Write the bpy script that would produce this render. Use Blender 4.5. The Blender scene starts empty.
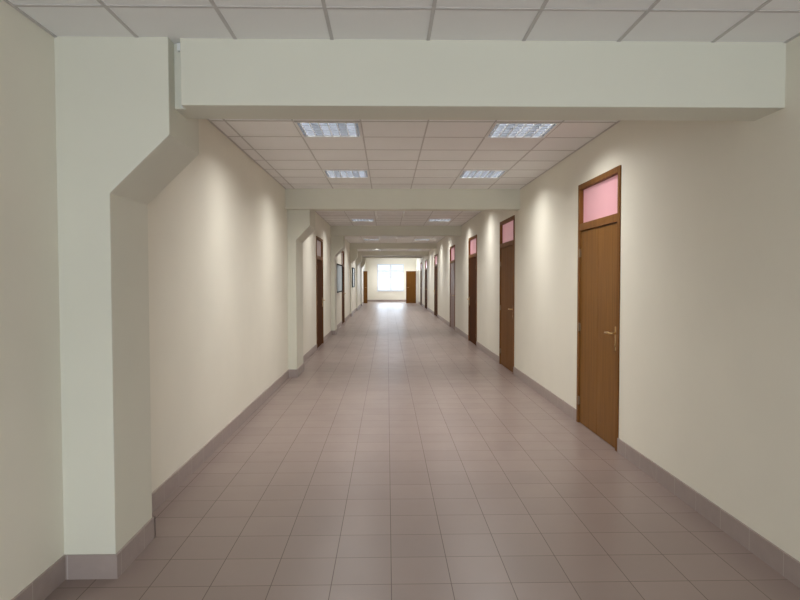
import bpy, bmesh, math, random
from mathutils import Vector, Matrix
random.seed(7)
S = bpy.context.scene
COL = S.collection

# ------------------------------------------------------------------ mesh helper
class MB:
    def __init__(s): s.bm = bmesh.new()
    def box(s, x0, x1, y0, y1, z0, z1):
        v = [s.bm.verts.new(p) for p in ((x0,y0,z0),(x1,y0,z0),(x1,y1,z0),(x0,y1,z0),(x0,y0,z1),(x1,y0,z1),(x1,y1,z1),(x0,y1,z1))]
        for f in ((0,3,2,1),(4,5,6,7),(0,1,5,4),(1,2,6,5),(2,3,7,6),(3,0,4,7)): s.bm.faces.new([v[i] for i in f])
        return s
    def prism(s, pts, axis, a, b):
        """extrude a closed 2-D outline along an axis ('x': pts=(y,z), 'y': pts=(x,z), 'z': pts=(x,y))"""
        def P(p, t): return {'x': (t,p[0],p[1]), 'y': (p[0],t,p[1]), 'z': (p[0],p[1],t)}[axis]
        A = [s.bm.verts.new(P(p,a)) for p in pts]; B = [s.bm.verts.new(P(p,b)) for p in pts]
        n = len(pts)
        s.bm.faces.new(A); s.bm.faces.new(B[::-1])
        for i in range(n): s.bm.faces.new((A[i],B[i],B[(i+1)%n],A[(i+1)%n]))
        return s
    def tube(s, path, r, n=10, cap=True):
        path = [Vector(p) for p in path]; rings = []
        for i, p in enumerate(path):
            d = (path[min(i+1,len(path)-1)] - path[max(i-1,0)]).normalized()
            u = d.cross(Vector((0,0,1)) if abs(d.z) < .9 else Vector((1,0,0))).normalized(); w = d.cross(u)
            rr = r[i] if isinstance(r,(list,tuple)) else r
            rings.append([s.bm.verts.new(p + (u*math.cos(2*math.pi*k/n) + w*math.sin(2*math.pi*k/n))*rr) for k in range(n)])
        for a, b in zip(rings, rings[1:]):
            for k in range(n): s.bm.faces.new((a[k],a[(k+1)%n],b[(k+1)%n],b[k]))
        if cap: s.bm.faces.new(rings[0][::-1]); s.bm.faces.new(rings[-1])
        return s
    def build(s, name, mat, parent=None, bevel=0, smooth=False):
        bmesh.ops.recalc_face_normals(s.bm, faces=s.bm.faces[:])
        me = bpy.data.meshes.new(name); s.bm.to_mesh(me); s.bm.free()
        o = bpy.data.objects.new(name, me); COL.objects.link(o)
        me.materials.append(mat)
        if smooth:
            for p in me.polygons: p.use_smooth = True
        if bevel:
            m = o.modifiers.new('bevel','BEVEL'); m.width = bevel; m.segments = 2; m.limit_method = 'ANGLE'
        if parent: o.parent = parent
        return o

def tag(o, label=None, cat=None, group=None, kind=None):
    if label: o['label'] = label
    if cat: o['category'] = cat
    if group: o['group'] = group
    if kind: o['kind'] = kind
    return o
def struct(o, label=None, cat=None): return tag(o, label, cat, None, 'structure')
def empty(name, loc):
    o = bpy.data.objects.new(name, None); COL.objects.link(o); o.location = loc; o.empty_display_size = .1
    return o
def copy_tree(o, parent=None):
    c = o.copy(); COL.objects.link(c)
    if parent: c.parent = parent
    for ch in list(o.children): copy_tree(ch, c)
    return c

# ------------------------------------------------------------------ materials
class NT:
    def __init__(s, name):
        s.m = bpy.data.materials.new(name); s.m.use_nodes = True; s.t = s.m.node_tree
        s.b = s.t.nodes['Principled BSDF']; s.out = s.t.nodes['Material Output']
    def n(s, kind, **kw):
        x = s.t.nodes.new(kind)
        for k, v in kw.items(): setattr(x, k, v)
        return x
    def l(s, a, b): s.t.links.new(a, b)
    def val(s, sock, v):
        if hasattr(v, 'is_output'): s.l(v, sock)
        else: sock.default_value = v
    def math(s, op, a, b=0.0, c=None):
        x = s.n('ShaderNodeMath', operation=op); s.val(x.inputs[0], a); s.val(x.inputs[1], b)
        if c is not None: s.val(x.inputs[2], c)
        return x.outputs[0]
    def smooth(s, v, lo, hi, a=0.0, b=1.0):
        x = s.n('ShaderNodeMapRange', interpolation_type='SMOOTHSTEP')
        s.val(x.inputs[0], v); x.inputs[1].default_value = lo; x.inputs[2].default_value = hi
        x.inputs[3].default_value = a; x.inputs[4].default_value = b
        return x.outputs[0]
    def mix(s, f, a, b):
        x = s.n('ShaderNodeMix', data_type='RGBA'); s.val(x.inputs[0], f); s.val(x.inputs[6], a); s.val(x.inputs[7], b)
        return x.outputs[2]
    def coord(s):
        return s.n('ShaderNodeTexCoord').outputs['Object']
    def noise(s, vec, scale, detail=3.0, rough=.5):
        x = s.n('ShaderNodeTexNoise'); s.l(vec, x.inputs['Vector']); x.inputs['Scale'].default_value = scale
        x.inputs['Detail'].default_value = detail; x.inputs['Roughness'].default_value = rough
        return x.outputs['Fac']
    def mapping(s, vec, scale=(1,1,1), loc=(0,0,0)):
        x = s.n('ShaderNodeMapping'); s.l(vec, x.inputs[0]); x.inputs['Scale'].default_value = scale; x.inputs['Location'].default_value = loc
        return x.outputs[0]
    def bump(s, h, strength, dist):
        x = s.n('ShaderNodeBump'); x.inputs['Strength'].default_value = strength; x.inputs['Distance'].default_value = dist
        s.l(h, x.inputs['Height']); s.l(x.outputs[0], s.b.inputs['Normal'])

def rgb(r, g, b): return (r, g, b, 1.0)

def plaster(name, c):
    t = NT(name); co = t.coord()
    big = t.noise(co, 1.3, 4); fine = t.noise(co, 160, 2)
    d = tuple(x*.93 for x in c)
    t.val(t.b.inputs['Base Color'], t.mix(big, rgb(*d), rgb(*[min(1,x*1.05) for x in c])))
    t.b.inputs['Roughness'].default_value = .55
    t.b.inputs['Specular IOR Level'].default_value = .3
    t.bump(fine, .12, .002)
    return t.m
M_WALL = plaster('cream wall paint', (.80, .772, .675))
M_BEAM = plaster('pale beam paint', (.695, .685, .59))

def tile_floor(name):
    t = NT(name); co = t.coord()
    sp = t.n('ShaderNodeSeparateXYZ'); t.l(co, sp.inputs[0])
    u = t.math('DIVIDE', t.math('SUBTRACT', sp.outputs[0], .0175), .3)
    v = t.math('DIVIDE', t.math('SUBTRACT', sp.outputs[1], 3.04), .3)
    def edge(w):
        f = t.math('FRACT', w); return t.math('MULTIPLY', t.math('MINIMUM', f, t.math('SUBTRACT', 1.0, f)), .3)
    gu = t.smooth(edge(u), .0009, .0026, 1, 0)
    gv = t.smooth(edge(v), .0010, .0028, 1, 0)
    cell = t.n('ShaderNodeCombineXYZ'); t.l(t.math('FLOOR', u), cell.inputs[0]); t.l(t.math('FLOOR', v), cell.inputs[1])
    wn = t.n('ShaderNodeTexWhiteNoise', noise_dimensions='2D'); t.l(cell.outputs[0], wn.inputs['Vector'])
    base = t.mix(wn.outputs['Value'], rgb(.247,.189,.170), rgb(.274,.210,.189))
    mot = t.noise(co, 9, 5, .6)
    base = t.mix(t.math('MULTIPLY', mot, .35), base, rgb(.24,.185,.167))
    g = t.math('MAXIMUM', gu, t.math('MULTIPLY', gv, .95))
    t.val(t.b.inputs['Base Color'], t.mix(g, base, rgb(.10,.07,.06)))
    sm = t.noise(co, 2.2, 4, .6)
    t.val(t.b.inputs['Roughness'], t.math('ADD', t.smooth(sm, .3, .7, .32, .375), t.math('MULTIPLY', g, .3)))
    t.b.inputs['Specular IOR Level'].default_value = .5
    return t.m
M_FLOOR = tile_floor('brown floor tile')

def skirting(name):
    t = NT(name); co = t.coord()
    sp = t.n('ShaderNodeSeparateXYZ'); t.l(co, sp.inputs[0])
    w = t.math('DIVIDE', t.math('ADD', sp.outputs[0], sp.outputs[1]), .3)
    f = t.math('FRACT', w); e = t.math('MULTIPLY', t.math('MINIMUM', f, t.math('SUBTRACT', 1.0, f)), .3)
    g = t.smooth(e, .0010, .0030, 1, 0)
    mot = t.noise(co, 12, 5, .6)
    base = t.mix(mot, rgb(.30,.245,.225), rgb(.38,.313,.29))
    t.val(t.b.inputs['Base Color'], t.mix(t.math('MULTIPLY', g, .6), base, rgb(.55,.50,.48)))
    t.b.inputs['Roughness'].default_value = .42
    t.bump(t.math('SUBTRACT', 1.0, g), .25, .001)
    return t.m
M_SKIRT = skirting('brown skirting tile')

def panel(name, c):
    t = NT(name); co = t.coord()
    a = t.noise(co, 2.0, 3); f = t.noise(co, 220, 3, .7)
    t.val(t.b.inputs['Base Color'], t.mix(a, rgb(*[x*.95 for x in c]), rgb(*[x*1.03 for x in c])))
    t.b.inputs['Roughness'].default_value = .8
    t.bump(f, .25, .002)
    return t.m
M_CEIL = panel('mineral ceiling tile', (.855, .85, .845))

def wood(name, a, b, rough=.42, spec=.28):
    t = NT(name); co = t.coord()
    m = t.mapping(co, (14, 14, .55))
    n1 = t.noise(m, 2.2, 5, .62)
    m2 = t.mapping(co, (60, 60, 1.2)); n2 = t.noise(m2, 3.0, 3, .6)
    f = t.math('ADD', t.math('MULTIPLY', n1, .7), t.math('MULTIPLY', n2, .3))
    f = t.smooth(f, .32, .68)
    t.val(t.b.inputs['Base Color'], t.mix(f, rgb(*a), rgb(*b)))
    t.b.inputs['Roughness'].default_value = rough
    t.bump(n2, .08, .001); t.b.inputs['Specular IOR Level'].default_value = spec
    return t.m
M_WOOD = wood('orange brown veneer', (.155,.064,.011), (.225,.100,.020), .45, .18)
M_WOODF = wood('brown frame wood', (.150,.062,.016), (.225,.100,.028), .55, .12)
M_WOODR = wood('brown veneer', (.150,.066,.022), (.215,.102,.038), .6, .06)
M_WOODD = wood('dark brown wood', (.055,.020,.007), (.092,.034,.011), .75, .04)  # dark brown leaf colour, darker than the other doors
M_WOODL = wood('reflection tinted veneer', (.17,.10,.085), (.25,.16,.14), .45, .3)  # grey reflection of the far window put into the base colour

def plain(name, c, rough=.5, metal=0.0, spec=.5, scale=60, amt=.05):
    t = NT(name); co = t.coord(); n = t.noise(co, scale, 3)
    t.val(t.b.inputs['Base Color'], t.mix(n, rgb(*[x*(1-amt) for x in c]), rgb(*[min(1,x*(1+amt)) for x in c])))
    t.b.inputs['Roughness'].default_value = rough; t.b.inputs['Metallic'].default_value = metal
    t.b.inputs['Specular IOR Level'].default_value = spec
    return t.m
M_WHITE = plain('white powder coat', (.80,.80,.79), .4)
M_GRID = plain('grey ceiling grid', (.53,.505,.495), .5)
M_PVC = plain('white plastic', (.82,.82,.80), .4)
M_FRAMEW = plain('white window frame', (.72,.75,.80), .4)
M_ALU = plain('satin reflector', (.36,.385,.43), .35)
M_BLADE = plain('white louvre blade', (.90,.91,.93), .3)
M_BRASS = plain('brass', (.62,.43,.20), .3, 1.0)
M_HINGE = plain('brown steel', (.30,.21,.13), .45, 1.0)
M_BLACK = plain('dark board frame', (.02,.024,.023), .7, 0, .05)
M_PAPER = plain('bluish notice sheets', (.40,.47,.50), .45, 0, .35, 6, .25)
M_ROD = plain('dark groove', (.03,.015,.008), .7)

def emit(name, c, strength):
    t = NT(name)
    t.b.inputs['Base Color'].default_value = rgb(*c)
    t.b.inputs['Emission Color'].default_value = rgb(*c)
    t.b.inputs['Emission Strength'].default_value = strength
    return t.m
M_TUBE = emit('fluorescent tube', (.93,.96,1.0), 3.8)

def pane(name, c, strength):
    """frosted pane with a glow of its own"""
    t = NT(name); co = t.coord(); n = t.noise(co, 3, 2)
    t.val(t.b.inputs['Base Color'], t.mix(n, rgb(*[x*.92 for x in c]), rgb(*c)))
    t.l(t.mix(n, rgb(*[x*.92 for x in c]), rgb(*c)), t.b.inputs['Emission Color'])
    t.b.inputs['Emission Strength'].default_value = strength
    t.b.inputs['Roughness'].default_value = .25
    return t.m
M_PINK = pane('pink frosted glass', (.60,.315,.35), .40)  # glow stands in for light from the room behind
M_GREYPINK = pane('pale frosted glass', (.50,.40,.40), .12)  # faint glow added although these panes are unlit

def clear_glass(name):
    t = NT(name); t.t.nodes.remove(t.b)
    tr = t.n('ShaderNodeBsdfTransparent'); gl = t.n('ShaderNodeBsdfGlossy'); gl.inputs['Roughness'].default_value = .02
    fr = t.n('ShaderNodeFresnel'); fr.inputs[0].default_value = 1.5
    mx = t.n('ShaderNodeMixShader'); t.l(fr.outputs[0], mx.inputs[0]); t.l(tr.outputs[0], mx.inputs[1]); t.l(gl.outputs[0], mx.inputs[2])
    t.l(mx.outputs[0], t.out.inputs[0])
    return t.m
M_GLASS = clear_glass('window glass')

# ------------------------------------------------------------------ layout (metres; corridor runs along +Y)
XL, XR = -1.548, 2.036          # side walls
XL0 = -1.648                    # left wall before the first pillar
YB, YE = -4.0, 43.4             # back wall, end wall
HB = .1236                      # skirting height
TOP = 3.25
# pillars: front Y, back Y, lower inner x, upper inner x, z where the corbel starts / ends
PIL = [(3.138,3.63,-1.388,-1.088,1.955,2.247), (9.64,10.40,-1.415,-1.20,2.14,2.36), (17.05,17.75,-1.447,-1.21,2.18,2.42),
       (25.65,26.2,-1.50,-1.25,2.2,2.45), (30.7,31.3,-1.50,-1.27,2.2,2.45), (36.0,36.6,-1.50,-1.29,2.2,2.45)]
# beams: front Y, back Y, underside z
BEAM = [(3.152,3.42,2.397), (9.47,9.75,2.60), (16.95,17.25,2.733), (25.55,25.85,2.80), (30.65,30.95,2.725), (35.95,36.25,2.79)]
# ceilings: y0, y1, z
CEIL = [(YB,3.30,2.728), (3.30,9.6,2.907), (9.6,17.1,3.0), (17.1,25.7,3.03), (25.7,30.8,2.93), (30.8,36.1,2.86), (36.1,YE,3.05)]
# doors: y0, y1, top z, transom bar z
DR = [(5.365,6.54,2.515,2.03), (9.86,11.11,2.55,2.085), (14.0,15.39,2.545,2.055), (18.53,20.0,2.575,2.045),
      (25.0,26.64,2.566,2.09), (31.5,33.35,2.56,2.07), (36.4,37.9,2.56,2.07)]
DL = [(13.5,14.85,2.48,1.985), (21.0,22.2,2.53,1.985)]
SW = (40.5, 43.0, .8, 2.6)       # unseen side window in the left wall, added to brighten the end bay
WIN = (-.72, 1.175, .74, 2.635)

# ---- floor
struct(MB().box(XL0-.15, XR+.2, YB-.2, YE+.2, -.08, 0).build('floor', M_FLOOR), 'brown square tiled corridor floor with a sheen', 'floor')

# ---- side walls with door openings
def side_wall(name, xa, xb, y0, y1, doors, label):
    m = MB(); y = y0
    for d in sorted(doors):
        m.box(xa, xb, y, d[0], 0, TOP); m.box(xa, xb, d[0], d[1], d[2], TOP); y = d[1]
        if len(d) == 5: m.box(xa, xb, d[0], d[1], 0, d[4])
    m.box(xa, xb, y, y1, 0, TOP)
    return m
struct(side_wall('r', XR, XR+.2, YB, YE, DR, '').build('wall_right', M_WALL), 'cream painted wall along the right side of the corridor', 'wall')
ml = side_wall('l', XL-.2, XL, 3.4, YE, DL + [(SW[0], SW[1], SW[3], 0, SW[2])], ''); ml.box(XL0-.15, XL0, YB, 3.5, 0, TOP)
struct(ml.build('wall_left', M_WALL), 'cream painted wall along the left side of the corridor', 'wall')
# end wall with window opening
m = MB(); x0, x1, z0, z1 = WIN
m.box(XL-.2, x0, YE, YE+.2, 0, TOP).box(x1, XR+.2, YE, YE+.2, 0, TOP).box(x0, x1, YE, YE+.2, 0, z0).box(x0, x1, YE, YE+.2, z1, TOP)
struct(m.build('wall_end', M_WALL), 'bright cream wall closing the far end of the corridor', 'wall')
BW = (-1.1, 1.5, .35, 1.75)
m = MB(); a0, a1, b0, b1 = BW
m.box(XL0-.15, a0, YB-.2, YB, 0, TOP).box(a1, XR+.2, YB-.2, YB, 0, TOP).box(a0, a1, YB-.2, YB, 0, b0).box(a0, a1, YB-.2, YB, b1, TOP)
struct(m.build('wall_back', M_WALL), 'cream wall behind the viewer with a window opening', 'wall')

# ---- ceilings with T-bar grids
CW = ['over the nearest bay', 'between the first and second beams', 'between the second and third beams', 'between the third and fourth beams',
      'between the fourth and fifth beams', 'between the fifth and sixth beams', 'over the bright bay at the far end']
for i, (y0, y1, z) in enumerate(CEIL):
    c = MB().box(XL0-.15 if i == 0 else XL-.1, XR+.1, y0, y1, z, z+.05).build('ceiling', M_CEIL)
    struct(c, 'grey square tiled suspended ceiling ' + CW[i], 'ceiling')
    g = MB(); px, ox = (.483, .208) if i == 0 else (.59, -.82) if i == 1 else (.637, -.9235)
    py, oy = (.483, 2.789) if i == 0 else (.59, 5.46)
    w = .0085 if i == 0 else .007; xa = XL0 if i == 0 else XL
    k = math.ceil((xa+.03-ox)/px)
    while ox+k*px < XR-.03:
        x = ox+k*px; g.box(x-w, x+w, y0, y1, z-.004, z+.002); k += 1
    k = math.ceil((y0+.02-oy)/py)
    while oy+k*py < y1-.02:
        y = oy+k*py; g.box(xa, XR, y-w, y+w, z-.0035, z+.002); k += 1
    g.box(xa-.02, xa+.014, y0, y1, z-.006, z+.002).box(XR-.014, XR+.02, y0, y1, z-.006, z+.002)
    g.build('ceiling_grid', M_GRID, c)

# ---- beams
BWH = ['nearest and largest beam across the top of the corridor', 'second beam across the ceiling, behind the first four lights', 'third beam across the corridor ceiling',
       'fourth beam across the corridor ceiling', 'fifth beam across the corridor ceiling', 'farthest beam across the corridor ceiling, before the end wall']
for i, (y0, y1, z) in enumerate(BEAM):
    p = PIL[i]
    xs = -1.034 if i == 0 else XL-.05
    m = MB().prism([(XL-.05,y0+(.075 if i == 0 else 0)),(xs,y0+(.075 if i == 0 else 0)),(xs,y0),(XR+.05,y0),(XR+.05,y1),(XL-.05,y1)] if i == 0 else [(XL-.05,y0),(XR+.05,y0),(XR+.05,y1),(XL-.05,y1)], 'z', z, TOP)
    o = m.build('ceiling_beam', M_BEAM, bevel=.004)
    struct(o, 'cream ' + BWH[i], 'beam')
# ---- pillars with a corbel and their skirting
PWH = ['nearest cream pillar with stepped corbel on the left wall', 'second cream corbelled pillar on the left wall, before the first left door',
       'third cream pillar on the left wall, before the notice board', 'fourth cream pillar on the left wall, after the second left door',
       'fifth cream pillar on the left wall', 'sixth and farthest cream pillar on the left wall']
for i, (y0, y1, xa, xb, za, zb) in enumerate(PIL):
    xw = (XL0 if i == 0 else XL) - .06
    o = MB().prism([(xw,0),(xa,0),(xa,za),(xb,zb),(xb,TOP),(xw,TOP)], 'y', y0, y1).build('pillar', M_BEAM, bevel=.004)
    struct(o, PWH[i], 'pillar')
    t = .012
    s = MB().box(xw, xa+t, y0-t, y0, 0, HB).box(xa, xa+t, y0, y1+t, 0, HB).box(xw, xa+t, y1, y1+t, 0, HB)
    s.build('skirting_tile', M_SKIRT, o)
# recessed filler beside the first pillar's head, which carries the beam's left end
# ---- skirting along the walls
def base_run(name, x, sgn, y0, y1, gaps, label, extra=None):
    m = MB(); y = y0; t = .012
    for a, b in sorted(gaps):
        if a > y: m.box(min(x, x-sgn*t), max(x, x-sgn*t), y, a, 0, HB)
        y = max(y, b)
    m.box(min(x, x-sgn*t), max(x, x-sgn*t), y, y1, 0, HB)
    if extra: extra(m)
    return struct(m.build(name, M_SKIRT), label, 'skirting')
base_run('baseboard_right', XR, 1, YB, YE, [(d[0],d[1]) for d in DR], 'brown tile skirting along the foot of the right wall')
base_run('baseboard_left', XL, -1, PIL[0][1]+.012, YE, [(d[0],d[1]) for d in DL] + [(p[0]-.012,p[1]+.012) for p in PIL[1:]],
         'brown tile skirting along the foot of the left wall', lambda m: m.box(XL0, XL0+.012, YB, PIL[0][0]-.012, 0, HB))
struct(MB().box(XL+.012, XR-.012, YE-.012, YE, 0, HB).build('baseboard_end', M_SKIRT), 'brown tile skirting along the far end wall', 'skirting')

# ---- doors
def door(n, side, d, leafmat, panemat, label, handle_near=True, groove=.004, framemat=None):
    y0, y1, zt, zb = d; s = 1 if side == 'r' else -1; X = XR if side == 'r' else XL
    framemat = framemat or M_WOODF
    def bx(m, da, db, ya, yb, za, zb_):           # depth measured into the wall from its face
        a, b = X+s*da, X+s*db; m.box(min(a,b), max(a,b), ya, yb, za, zb_)
    root = empty('door_%d' % n, (X, (y0+y1)/2, 0)); struct(root, label, 'door')
    def fin(m, name, mat, parent, bevel=0, smooth=False):
        o = m.build(name, mat, None, bevel, smooth); o.parent = parent
        o.matrix_parent_inverse = Matrix.Translation(root.location).inverted() if parent == root else Matrix.Identity(4)
        return o
    j = .05
    m = MB(); bx(m, -.014, .14, y0, y0+j, 0, zt); bx(m, -.014, .14, y1-j, y1, 0, zt)
    bx(m, -.014, .14, y0+j, y1-j, zt-.055, zt); bx(m, -.012, .14, y0+j, y1-j, zb, zb+.075)
    fin(m, 'door_frame', framemat, root, .003)
    # leaf: two veneer boards with a groove
    ym = (y0+y1)/2; m = MB()
    bx(m, .004, .045, y0+j+.004, ym-groove/2, .006, zb-.006); bx(m, .004, .045, ym+groove/2, y1-j-.004, .006, zb-.006)
    bx(m, .010, .044, ym-groove, ym+groove, .006, zb-.006)
    leaf = fin(m, 'door_leaf', leafmat, root, .002)
    m = MB(); bx(m, .03, .038, y0+j, y1-j, zb+.075, zt-.055)
    tag(fin(m, 'transom_pane', panemat, root), 'pink frosted pane' if panemat == M_PINK else 'pale frosted pane')
    # lever handle on a long plate
    yh = y0+j+.045 if handle_near else y1-j-.045; hs = 1 if handle_near else -1
    m = MB(); bx(m, -.003, .004, yh-.018, yh+.018, .885, 1.10)
    pl = fin(m, 'handle_plate', M_BRASS, root, .002)
    xo = X-s*.055
    m = MB(); m.tube([(X+s*.002,yh,1.04),(X-s*.03,yh,1.04),(xo,yh,1.04),(xo-s*.004,yh+hs*.012,1.041),(xo-s*.003,yh+hs*.05,1.043),(xo,yh+hs*.125,1.038)], [.010,.010,.010,.011,.010,.007], 10)
    fin(m, 'door_handle', M_BRASS, root, 0, True)
    m = MB(); m.tube([(X+s*.002,yh,.93),(X-s*.008,yh,.93)], .011, 12)
    fin(m, 'lock_cylinder', M_BRASS, root, 0, True)
    # hinges on the other edge
    yq = y1-j if handle_near else y0+j
    for z in (.24, 1.02, 1.80):
        m = MB(); m.tube([(X-s*.010,yq,z-.045),(X-s*.010,yq,z+.045)], .009, 10); bx(m, -.004, .006, yq-.022, yq+.022, z-.04, z+.04)
        fin(m, 'hinge', M_HINGE, root)
    return root
door(1, 'r', DR[0], M_WOOD, M_PINK, 'nearest orange-brown wooden door on the right wall, pink transom above', True, .003)
door(2, 'r', DR[1], M_WOODR, M_PINK, 'second brown wooden door on the right wall with centre groove', True, .008)
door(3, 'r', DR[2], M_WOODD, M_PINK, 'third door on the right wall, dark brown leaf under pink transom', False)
door(4, 'r', DR[3], M_WOODL, M_PINK, 'fourth door on the right wall, shiny brown leaf with a grey reflection in its colour', True)
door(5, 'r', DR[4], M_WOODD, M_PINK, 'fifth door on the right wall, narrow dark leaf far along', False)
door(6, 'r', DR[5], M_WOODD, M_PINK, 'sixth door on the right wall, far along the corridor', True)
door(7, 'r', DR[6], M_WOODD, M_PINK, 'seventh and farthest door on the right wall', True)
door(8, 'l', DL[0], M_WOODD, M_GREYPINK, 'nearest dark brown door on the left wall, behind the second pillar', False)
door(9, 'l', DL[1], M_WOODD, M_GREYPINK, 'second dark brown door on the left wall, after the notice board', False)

# open leaves standing across the corridor near its end
def open_leaf(n, x0, x1, wallx, label):
    root = empty('door_%d' % n, ((x0+x1)/2, 40.0, 0)); struct(root, label, 'door')
    inv = Matrix.Translation(root.location).inverted()
    def fin(m, name, mat, bevel=0, smooth=False):
        o = m.build(name, mat, None, bevel, smooth); o.parent = root; o.matrix_parent_inverse = inv; return o
    xm = (x0+x1)/2
    fin(MB().box(x0, xm-.004, 40.0, 40.045, .006, 2.085).box(xm+.004, x1, 40.0, 40.045, .006, 2.085).box(xm-.01, xm+.01, 40.006, 40.04, .006, 2.085), 'door_leaf', M_WOOD, .003)
    s = 1 if wallx > 0 else -1
    a, b = wallx-s*.012, wallx-s*.10
    lo, hi = (max(x1-.002, 0), wallx) if s > 0 else (wallx, x0+.002)
    fin(MB().box(lo, hi, 39.98, 40.07, 0, 2.13), 'door_jamb', M_PVC, .003)
    xf = x0+.06 if s > 0 else x1-.06
    fin(MB().tube([(xf,40.0,1.03),(xf,39.95,1.03),(xf+s*.01,39.945,1.03),(xf+s*.12,39.95,1.03)], .009, 8), 'door_handle', M_BRASS, 0, True)
open_leaf(10, XL+.01, -1.285, XL, 'narrow brown door leaf left of the far window')
open_leaf(11, 1.215, 1.86, XR, 'wide brown door leaf right of the far window')

# ---- windows
def window(n, W, y, inward, label):
    x0, x1, z0, z1 = W; r = empty('window_%d' % n, ((x0+x1)/2, y, z0)); struct(r, label, 'window')
    inv = Matrix.Translation(r.location).inverted()
    def fin(m, name, mat, bevel=0):
        o = m.build(name, mat, None, bevel); o.parent = r; o.matrix_parent_inverse = inv; return o
    ya, yb = (y+.03, y+.09) if inward < 0 else (y-.09, y-.03); f = .065; xm = (x0+x1)/2+.01; zm = z0+(z1-z0)*.74
    m = MB().box(x0, x1, ya, yb, z0, z0+f).box(x0, x1, ya, yb, z1-f, z1).box(x0, x0+f, ya, yb, z0+f, z1-f).box(x1-f, x1, ya, yb, z0+f, z1-f)
    m.box(xm-.055, xm+.055, ya, yb, z0+f, z1-f).box(x0+f, xm-.055, ya, yb, zm-.045, zm+.045).box(xm+.055, x1-f, ya, yb, zm-.045, zm+.045)
    fin(m, 'window_frame', M_FRAMEW, .005)
    yc = (ya+yb)/2
    for (a, b) in ((x0+f, xm-.055), (xm+.055, x1-f)):
        for (c, d) in ((z0+f, zm-.045), (zm+.045, z1-f)):
            fin(MB().box(a-.01, b+.01, yc-.004, yc+.004, c-.01, d+.01), 'window_pane', M_GLASS)
    s = -1 if inward < 0 else 1
    p, q = (y-.06, y+.03) if inward < 0 else (y-.03, y+.06)
    fin(MB().box(x0-.05, x1+.05, p, q, z0-.035, z0), 'window_sill', M_FRAMEW, .005)
window(1, WIN, YE, -1, 'bright four-pane white window in the far end wall')
window(2, BW, YB, 1, 'white framed window in the wall behind the viewer')

ws = empty('window_3', (XL-.1, (SW[0]+SW[1])/2, SW[2])); struct(ws, 'unseen white framed side window added in the left wall to light the end bay', 'window')
wi = Matrix.Translation(ws.location).inverted(); f = .06; ym = (SW[0]+SW[1])/2
m = MB(); xa, xb = XL-.13, XL-.07
m.box(xa, xb, SW[0], SW[1], SW[2], SW[2]+f).box(xa, xb, SW[0], SW[1], SW[3]-f, SW[3])
for a in (SW[0], ym-f/2, SW[1]-f): m.box(xa, xb, a, a+f, SW[2]+f, SW[3]-f)
o = m.build('window_frame', M_FRAMEW, None, .005); o.parent = ws; o.matrix_parent_inverse = wi
for a, b in ((SW[0]+f, ym-f/2), (ym+f/2, SW[1]-f)):
    o = MB().box(XL-.104, XL-.096, a-.01, b+.01, SW[2]+f-.01, SW[3]-f+.01).build('window_pane', M_GLASS); o.parent = ws; o.matrix_parent_inverse = wi
# ---- louvred ceiling lights
def make_light():
    r = empty('ceiling_light', (0,0,0)); h = .29
    m = MB()                                                       # open tray: four sides and a back
    m.box(-h, h, -h, h, .085, .09)
    for a in (-1, 1):
        m.box(min(a*h, a*(h-.006)), max(a*h, a*(h-.006)), -h, h, -.004, .085); m.box(-h, h, min(a*h, a*(h-.006)), max(a*h, a*(h-.006)), -.004, .085)
        m.box(min(a*h, a*(h-.022)), max(a*h, a*(h-.022)), -h, h, -.006, -.002); m.box(-h, h, min(a*h, a*(h-.022)), max(a*h, a*(h-.022)), -.006, -.002)
    m.build('light_housing', M_WHITE, r)
    for k in range(4):
        x = -.204+.136*k
        MB().tube([(x,-.265,.058),(x,.265,.058)], .013, 10).build('fluorescent_tube', M_TUBE, r, 0, True)
    m = MB()                                                       # cross reflectors between the blades
    for k in range(6):
        y = -.2375+.095*k; m.prism([(y-.007,.002),(y+.007,.002),(y+.002,.042),(y-.002,.042)], 'x', -.284, .284)
    m.build('reflector', M_ALU, r)
    m = MB()                                                       # long louvre blades, wedge shaped
    for k in range(7):
        x = -.24+.08*k; m.prism([(x-.003,-.003),(x+.003,-.003),(x+.0025,.046),(x-.0025,.046)], 'y', -.283, .283)
    m.build('louvre', M_BLADE, r)
    return r
proto = make_light()
def LX(sec): return [(-.525, 'left'), (1.24, 'right')] if sec < 2 else [(-.605, 'left'), (1.306, 'right')]
LROW = [(1, 5.755, 'nearest louvred light in the {} row, just past the first beam'), (1, 8.14, 'second louvred light in the {} row, before the second beam'),
        (2, 12.2, None), (2, 15.35, 'third visible louvred light of the {} row, beyond the second beam'),
        (3, 20.1, None), (3, 23.25, 'fourth visible louvred light of the {} row, beyond the third beam'),
        (4, 26.8, None), (4, 29.1, 'fifth visible light of the {} row, beyond the fourth beam'), (5, 33.5, 'last light of the {} row before the farthest beam'),
        (6, 38.6, None), (6, 41.6, None), (0, -.6, None)]
lights = []; first = True
HID = {12.2: 'louvred light of the {} row hidden just behind the second beam', 20.1: 'louvred light of the {} row hidden behind the third beam',
       26.8: 'hidden louvred light added to the {} row behind the fourth beam', 38.6: 'louvred light of the {} row in the end bay', 41.6: 'unseen louvred light added to the {} row to brighten the end wall', -.6: 'louvred light of the {} row behind the viewer'}  # rows past the fourth beam and at the end wall are added for light
for (sec, y, lab) in LROW:
    for (x, side) in LX(sec):
        o = proto if first else copy_tree(proto); first = False
        z = CEIL[sec][2]
        o.location = (x, y, z-.003)
        tag(o, (lab or HID[y]).format(side), 'ceiling light', 'recessed ceiling lights')
        lights.append((x, y, z))

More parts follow.
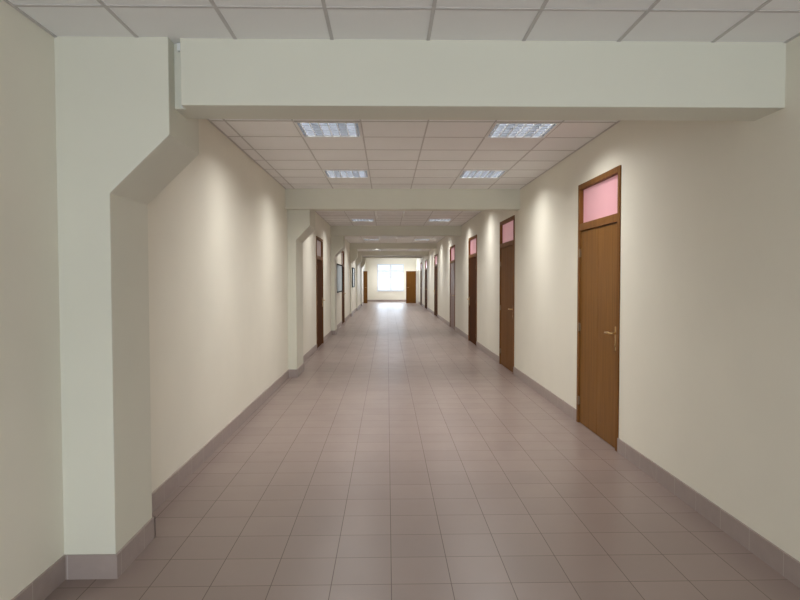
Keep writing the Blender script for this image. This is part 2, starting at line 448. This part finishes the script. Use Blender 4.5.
# holes in the ceiling boards for the lights: rebuild each board as strips around the trays
for i, (y0, y1, z) in enumerate(CEIL):
    c = [o for o in bpy.data.objects if o.get('kind') == 'structure' and o.name.startswith('ceiling') and o.type == 'MESH' and CW[i] in o.get('label','')][0]
    rows = sorted({y for (s_, y, _) in LROW if s_ == i})
    xa = XL0-.15 if i == 0 else XL-.1; xb = XR+.1; m = MB(); y = y0
    for r in rows:
        m.box(xa, xb, y, r-.2895, z, z+.05); x = xa
        for (lx, _) in LX(i): m.box(x, lx-.2895, r-.2895, r+.2895, z, z+.05); x = lx+.2895
        m.box(x, xb, r-.2895, r+.2895, z, z+.05); y = r+.2895
    m.box(xa, xb, y, y1, z, z+.05)
    bmesh.ops.recalc_face_normals(m.bm, faces=m.bm.faces[:]); m.bm.to_mesh(c.data); m.bm.free()
    # keep the grid out of the trays
    g = c.children[0]; bm = bmesh.new(); bm.from_mesh(g.data)
    for r in rows:
        for ly in (r-.2895, r+.2895):
            bmesh.ops.bisect_plane(bm, geom=bm.verts[:]+bm.edges[:]+bm.faces[:], plane_co=(0,ly,0), plane_no=(0,1,0))
        for (lx, _) in LX(i):
            for q in (lx-.2895, lx+.2895):
                bmesh.ops.bisect_plane(bm, geom=bm.verts[:]+bm.edges[:]+bm.faces[:], plane_co=(q,0,0), plane_no=(1,0,0))
    kill = [f for f in bm.faces if any(abs(f.calc_center_median().x-lx) < .288 and abs(f.calc_center_median().y-r) < .288 for r in rows for (lx, _) in LX(i))]
    bmesh.ops.delete(bm, geom=kill, context='FACES'); bm.to_mesh(g.data); bm.free()

# light thrown by each luminaire: a louvred photometric curve, narrow along the corridor
def lamp_data():
    d = bpy.data.lights.new('luminaire', 'AREA'); d.shape = 'SQUARE'; d.size = .5; d.energy = 1.0; d.spread = math.radians(LAMP_SPREAD)
    d.color = (1.0, .982, .95); d.use_nodes = True
    t = d.node_tree; em = t.nodes['Emission']
    ge = t.nodes.new('ShaderNodeNewGeometry'); sp = t.nodes.new('ShaderNodeSeparateXYZ'); t.links.new(ge.outputs['Incoming'], sp.inputs[0])
    def mt(op, a, b=0.0):
        x = t.nodes.new('ShaderNodeMath'); x.operation = op
        for k, v in enumerate((a, b)):
            if hasattr(v, 'is_output'): t.links.new(v, x.inputs[k])
            else: x.inputs[k].default_value = v
        return x.outputs[0]
    q = mt('DIVIDE', sp.outputs[1], .30); e = mt('POWER', 2.71828, mt('MULTIPLY', mt('MULTIPLY', q, q), -1.0))
    # the lobe only matters at steep sideways angles
    side = mt('MULTIPLY', mt('ABSOLUTE', sp.outputs[0]), mt('ABSOLUTE', sp.outputs[0]))
    lobe = mt('MULTIPLY', e, side)
    t.links.new(mt('ADD', mt('MULTIPLY', lobe, LOBE), mt('SUBTRACT', 1.0, mt('MULTIPLY', side, .5))), em.inputs['Strength'])
    return d
LAMP_SPREAD = 150; LOBE = .5; LAMP_W = 20.5
LD = lamp_data(); LD.energy = LAMP_W
for (x, y, z) in lights:
    o = bpy.data.objects.new('luminaire', LD); COL.objects.link(o); o.location = (x, y, z-.012)

# ---- white cable conduits
def conduit(runs, r, label, extra=None):
    m = MB()
    for a, b in runs:
        m.box(min(a[0],b[0])-r, max(a[0],b[0])+r, min(a[1],b[1])-r, max(a[1],b[1])+r, min(a[2],b[2])-.02, max(a[2],b[2])+.012)
    if extra: extra(m)
    o = m.build('cable_conduit', M_PVC, None, .002); tag(o, label, 'conduit')
    return o
m = MB(); m.tube([(-1.048,3.2205,2.402),(-1.048,3.2205,2.69)], .0065, 10); m.box(-1.066,-1.035,3.202,3.227,2.685,2.7235)
tag(m.build('cable_conduit', M_PVC, None, .001), 'thin white vertical conduit where the nearest beam meets the first pillar', 'conduit')
def hang(xs, y0, ya, yb, sec, r, xe, label):
    z = CEIL[sec][2]; zc = z-.10; m_runs = [((xs[0],y0,zc),(xs[0],ya,zc)), ((xs[1],y0,zc),(xs[1],yb,zc)), ((xe[0],y0,zc),(xe[1],y0,zc))]
    def rods(m):
        for x, y in ((xs[0],y0+.02), (xs[0],ya-.03), (xs[1],y0+.02), (xs[1],yb-.03)): m.tube([(x,y,zc),(x,y,z-.006)], .006, 8)
    conduit(m_runs, r, label, rods)
hang((-.235,.345), 12.30, 13.85, 13.4, 2, .014, (-.235,.345), 'hung white conduit loop just beyond the second beam')
hang((-.265,.32), 19.95, 21.6, 21.2, 3, .018, (-.265,.64), 'hung white conduit loop just beyond the third beam')
hang((-.3,.32), 26.6, 28.0, 27.8, 4, .020, (-.58,.75), 'hung white conduit loop just beyond the fourth beam')

# ---- glazed notice boards on the left wall
def board(y0, y1, z0, z1, label):
    r = empty('notice_board', (XL, (y0+y1)/2, z0)); tag(r, label, 'notice board')
    inv = Matrix.Translation(r.location).inverted()
    def fin(m, name, mat, bevel=0):
        o = m.build(name, mat, None, bevel); o.parent = r; o.matrix_parent_inverse = inv
    f = .035
    m = MB().box(XL, XL+.09, y0, y0+f, z0, z1).box(XL, XL+.09, y1-f, y1, z0, z1).box(XL, XL+.09, y0+f, y1-f, z0, z0+f).box(XL, XL+.09, y0+f, y1-f, z1-f, z1)
    fin(m, 'board_frame', M_BLACK, .003)
    fin(MB().box(XL, XL+.07, y0+f, y1-f, z0+f, z1-f), 'board_panel', M_PAPER)
board(18.0, 20.2, 1.14, 2.0, 'dark framed glazed notice board on the left wall after the third pillar')
board(26.3, 27.8, 1.2, 2.05, 'small dark framed notice board on the left wall after the fourth pillar')

# ------------------------------------------------------------------ daylight
W = bpy.data.worlds.new('sky'); S.world = W; W.use_nodes = True
bg = W.node_tree.nodes['Background']; bg.inputs[0].default_value = (.80,.90,1.0,1); bg.inputs[1].default_value = 1.3
def day(name, loc, rot, sx, sz, e, col):
    d = bpy.data.lights.new(name, 'AREA'); d.shape = 'RECTANGLE'; d.size = sx; d.size_y = sz; d.energy = e; d.color = col
    o = bpy.data.objects.new(name, d); COL.objects.link(o); o.location = loc; o.rotation_euler = rot
    return o
day('daylight', ((WIN[0]+WIN[1])/2, YE+.35, (WIN[2]+WIN[3])/2), (math.radians(-90),0,0), 2.0, 2.0, 80, (.70,.84,1.0))
day('daylight', (XL-.5, (SW[0]+SW[1])/2, 1.7), (math.radians(90),0,math.radians(-90)), 2.4, 1.7, 150, (.92,.96,1.0))  # shines through the added side window to lift the end wall
day('daylight', ((BW[0]+BW[1])/2, YB-.35, (BW[2]+BW[3])/2), (math.radians(90),0,0), 2.6, 1.4, 225, (.82,.915,1.0))

# ------------------------------------------------------------------ camera
th, ps, ro, H = .0326, .0205, -.0013, 1.5197
F = Vector((math.sin(ps)*math.cos(th), math.cos(ps)*math.cos(th), -math.sin(th)))
R0 = Vector((math.cos(ps), -math.sin(ps), 0)); U0 = R0.cross(F)
R = math.cos(ro)*R0 + math.sin(ro)*U0; U = R.cross(F)
cd = bpy.data.cameras.new('camera'); cam = bpy.data.objects.new('camera', cd); COL.objects.link(cam)
cd.sensor_width = 36; cd.lens = 618.06*36/800; cd.clip_start = .05; cd.clip_end = 300
cam.matrix_world = Matrix(((R.x,U.x,-F.x,0),(R.y,U.y,-F.y,0),(R.z,U.z,-F.z,H),(0,0,0,1)))
S.camera = cam

vs = S.view_settings
S.display_settings.display_device = 'sRGB'
vs.view_transform = 'Standard'; vs.look = 'None'; vs.exposure = 0.06; vs.gamma = 1.0; vs.use_curve_mapping = False
S.cycles.use_denoising = True
S.cycles.max_bounces = 10; S.cycles.diffuse_bounces = 6; S.cycles.glossy_bounces = 4
